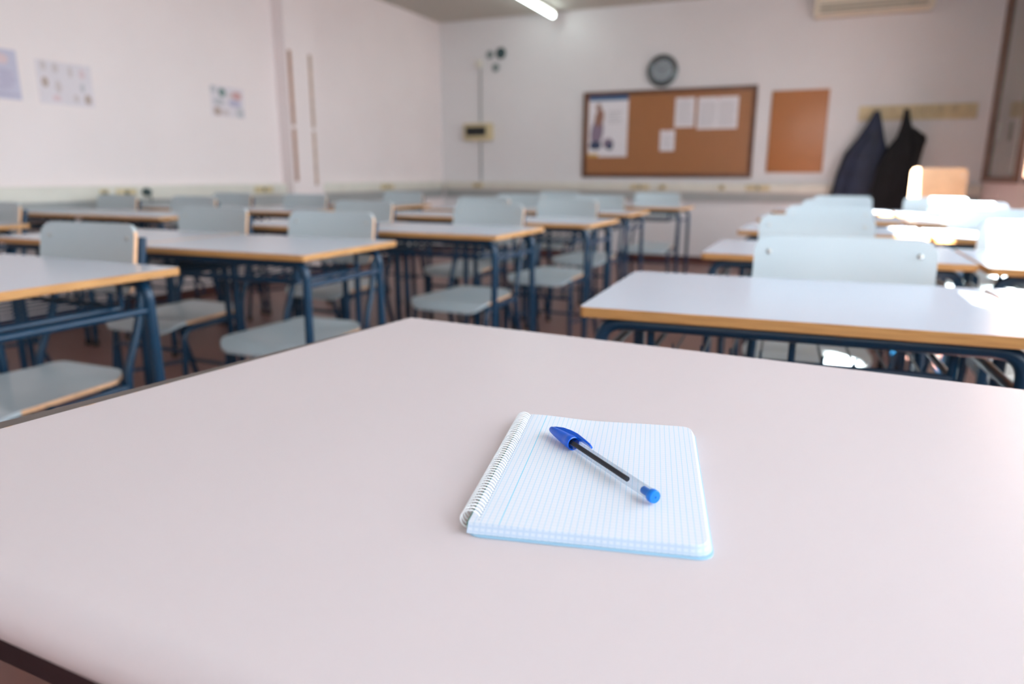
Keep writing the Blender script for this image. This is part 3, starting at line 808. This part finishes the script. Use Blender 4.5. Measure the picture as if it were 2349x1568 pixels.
# air conditioner
acu = wallobj('air_conditioner', .23, 2.525, 'ivory wall air conditioner close to the ceiling above the coat rack', 'air conditioner')
MB().rbox(-.525, .525, -.20, 0, 0, .29, .02, M['ac']).build('casing', acu)
for k in range(3):
    MB().rbox(-.47, .47, -.206, -.199, .028+.03*k, .038+.03*k, .002, M['acdark']).build('air_slot', acu)
MB().rbox(-.47, .47, -.225, -.195, .012, .022, .004, M['ac']).build('louvre', acu)
MB().rbox(-.06, .06, -.2035, -.199, .13, .15, .002, M['greyduct']).build('badge_plate', acu)
# bell / control box, conduits and small items near the corner
bx = wallobj('control_box', -4.095, 1.405, 'cream box with a black display on the back wall near the left corner', 'control box')
MB().rbox(-.19, .19, -.09, 0, 0, .205, .012, M['ochre']).build('housing', bx)
MB().rbox(-.155, .125, -.096, -.089, .055, .165, .004, M['blackp']).build('display', bx)
cn = wallobj('conduit', -4.08, .91, 'thin grey vertical conduit running from the duct up to the cream switch', 'conduit')
MB().tube([(0, -.011, 0), (0, -.011, .48)], .010, M['greyduct'], 10).tube([(0, -.011, .72), (0, -.011, 1.36)], .010, M['greyduct'], 10).build('pipe', cn)
sw = wallobj('junction_box', -4.09, 2.27, 'small cream junction box at the top of the grey conduit', 'junction box')
MB().rbox(-.045, .045, -.04, 0, 0, .09, .006, M['cream']).build('housing', sw)
for i, (x, z, r_, m_, lb) in enumerate(((-3.945, 2.417, .05, 'decol', 'dark round wall ornament, left one of the pair above'), (-3.80, 2.425, .068, 'deco', 'largest and darkest round wall ornament, upper right of the three'), (-3.868, 2.265, .05, 'decol', 'small grey round wall ornament below the other two'))):
    o = wallobj('wall_ornament', x, z, lb, 'ornament', 'round ornaments near the corner')
    MB().lathe([(r_*.9, 0), (r_, .01), (r_*.85, .022), (r_*.3, .028), (0, .029)], M[m_], 28, Mr).build('disc', o)

# ------------------------------------------------------------------ left wall sheets
def sheet(y0, y1, z0, z1, label, base, prints):
    o = tag(empty('wall_sheet', (XL, (y0+y1)/2, z0)), label, 'poster', 'sheets taped to the left wall')
    h = (y1-y0)/2; H_ = z1-z0
    MB().box(0, .003, -h, h, 0, H_, INK[base]).build('sheet', o)
    for (u, v, ru, rv, c) in prints:
        cy = -h+u*2*h; cz = v*H_; n = 16
        q = MB().add([(.0036+random.uniform(0, .0005), cy+ru*math.cos(2*math.pi*k/n), cz+rv*math.sin(2*math.pi*k/n)) for k in range(n)], [tuple(range(n))], INK['p'+c])
        q.build('printed_picture', o)
    return o
sheet(2.66, 2.985, 1.425, 1.715, 'blue-grey printed sheet at the far left of the left wall', 'sheetb', [(.72, .80, .04, .03, 'pink'), (.5, .55, .14, .018, 'lilac'), (.78, .40, .05, .035, 'lilac'), (.4, .40, .10, .02, 'lilac'), (.5, .25, .13, .015, 'lilac'), (.3, .8, .06, .03, 'lilac'), (.6, .1, .13, .012, 'lilac')])
sheet(3.10, 3.47, 1.42, 1.685, 'wide white sheet with rows of small brown drawings on the left wall', 'sheet', [(.12, .88, .02, .03, 'tan'), (.33, .85, .02, .03, 'tan'), (.60, .80, .015, .035, 'tan'), (.82, .78, .018, .03, 'pink'), (.12, .50, .022, .032, 'brown'), (.35, .42, .02, .04, 'tan'), (.80, .45, .016, .03, 'grey'), (.88, .18, .025, .032, 'brown'), (.66, .18, .02, .025, 'tan'), (.3, .15, .03, .02, 'pink')])
sheet(4.50, 4.86, 1.445, 1.685, 'smaller sheet with a green and a red picture left of the pillar', 'sheet', [(.34, .80, .04, .035, 'green'), (.08, .88, .03, .03, 'grey'), (.78, .74, .055, .032, 'red'), (.56, .72, .03, .02, 'tan'), (.16, .17, .04, .035, 'brown'), (.38, .14, .045, .025, 'tan'), (.85, .18, .045, .045, 'grey'), (.22, .48, .06, .03, 'grey'), (.7, .48, .07, .03, 'lilac')])

# ------------------------------------------------------------------ ceiling light
cf = tag(empty('fluorescent_light', (-3.06, 7.48, ZC)), 'bright white fluorescent tube light on the ceiling near the back', 'ceiling light')
MB().rbox(-.035, .035, -.66, .66, -.045, 0, .006, M['cream']).build('batten', cf)
MB().tube([(0, -.62, -.075), (0, .62, -.075)], .028, M['tube'], 16).build('tube', cf)
for s in (-1, 1): MB().rbox(-.02, .02, s*.64-.012, s*.64+.012, -.10, -.04, .004, M['cream']).build('tube_holder', cf)

# ------------------------------------------------------------------ light
w = bpy.data.worlds.new('World'); sc.world = w; w.use_nodes = True
nt = w.node_tree; bg = nt.nodes['Background']
tc = nt.nodes.new('ShaderNodeTexCoord'); sp = nt.nodes.new('ShaderNodeSeparateXYZ'); cr = nt.nodes.new('ShaderNodeValToRGB')
mr = nt.nodes.new('ShaderNodeMapRange'); mr.inputs['From Min'].default_value = -1
nt.links.new(tc.outputs['Generated'], sp.inputs[0]); nt.links.new(sp.outputs['Z'], mr.inputs['Value']); nt.links.new(mr.outputs['Result'], cr.inputs['Fac'])
e = cr.color_ramp.elements; e[0].position = .40; e[0].color = (.42, .37, .35, 1); e[1].position = .85; e[1].color = (.78, .87, 1, 1)
m1 = cr.color_ramp.elements.new(.52); m1.color = (.96, .99, 1, 1)
nt.links.new(cr.outputs['Color'], bg.inputs['Color']); bg.inputs['Strength'].default_value = 10.5
sun = bpy.data.lights.new('sun', 'SUN'); sun.energy = 150; sun.angle = R(.6); sun.color = (1, .965, .92)
so = bpy.data.objects.new('sun', sun); COL.objects.link(so)
so.rotation_euler = Vector((-.54, .78, -.82)).to_track_quat('-Z', 'Y').to_euler()
for a_, b_ in WIN[:-1]:
    l = bpy.data.lights.new('window_portal', 'AREA'); l.shape = 'RECTANGLE'; l.size = Z1-Z0; l.size_y = b_-a_
    l.cycles.is_portal = True
    o = bpy.data.objects.new('window_portal', l); COL.objects.link(o); o.location = (XR+.15, (a_+b_)/2, (Z0+Z1)/2); o.rotation_euler = (0, R(90), 0)

for a_, b_ in FW:
    l = bpy.data.lights.new('window_portal', 'AREA'); l.shape = 'RECTANGLE'; l.size = b_-a_; l.size_y = 1.30
    l.cycles.is_portal = True
    o = bpy.data.objects.new('window_portal', l); COL.objects.link(o); o.location = ((a_+b_)/2, YF-.15, 2.10); o.rotation_euler = (R(90), 0, 0)
# ------------------------------------------------------------------ camera
cam = bpy.data.cameras.new('camera'); co_ = bpy.data.objects.new('camera', cam); COL.objects.link(co_); sc.camera = co_
p, y_, r_ = R(13.35), R(23.7), R(.18)
F = Vector((-math.sin(y_)*math.cos(p), math.cos(y_)*math.cos(p), -math.sin(p)))
Rt = Vector((math.cos(y_), math.sin(y_), 0)); Up = Rt.cross(F)
r2 = Rt*math.cos(r_)+Up*math.sin(r_); u2 = Up*math.cos(r_)-Rt*math.sin(r_)
co_.matrix_world = Matrix((( r2.x, u2.x, -F.x, 0), (r2.y, u2.y, -F.y, 0), (r2.z, u2.z, -F.z, .98), (0, 0, 0, 1)))
cam.sensor_width = 36; cam.lens = 1610/2349*36; cam.clip_start = .02
cam.dof.use_dof = True; cam.dof.focus_distance = .565; cam.dof.aperture_fstop = 4.0

sc.view_settings.view_transform = 'Standard'; sc.view_settings.look = 'None'; sc.view_settings.gamma = 1
sc.view_settings.exposure = 0.2; sc.view_settings.use_curve_mapping = False
sc.cycles.use_denoising = True
sc.cycles.max_bounces = 12; sc.cycles.diffuse_bounces = 6; sc.cycles.transparent_max_bounces = 16
sc.cycles.sample_clamp_indirect = 8; sc.cycles.caustics_refractive = True
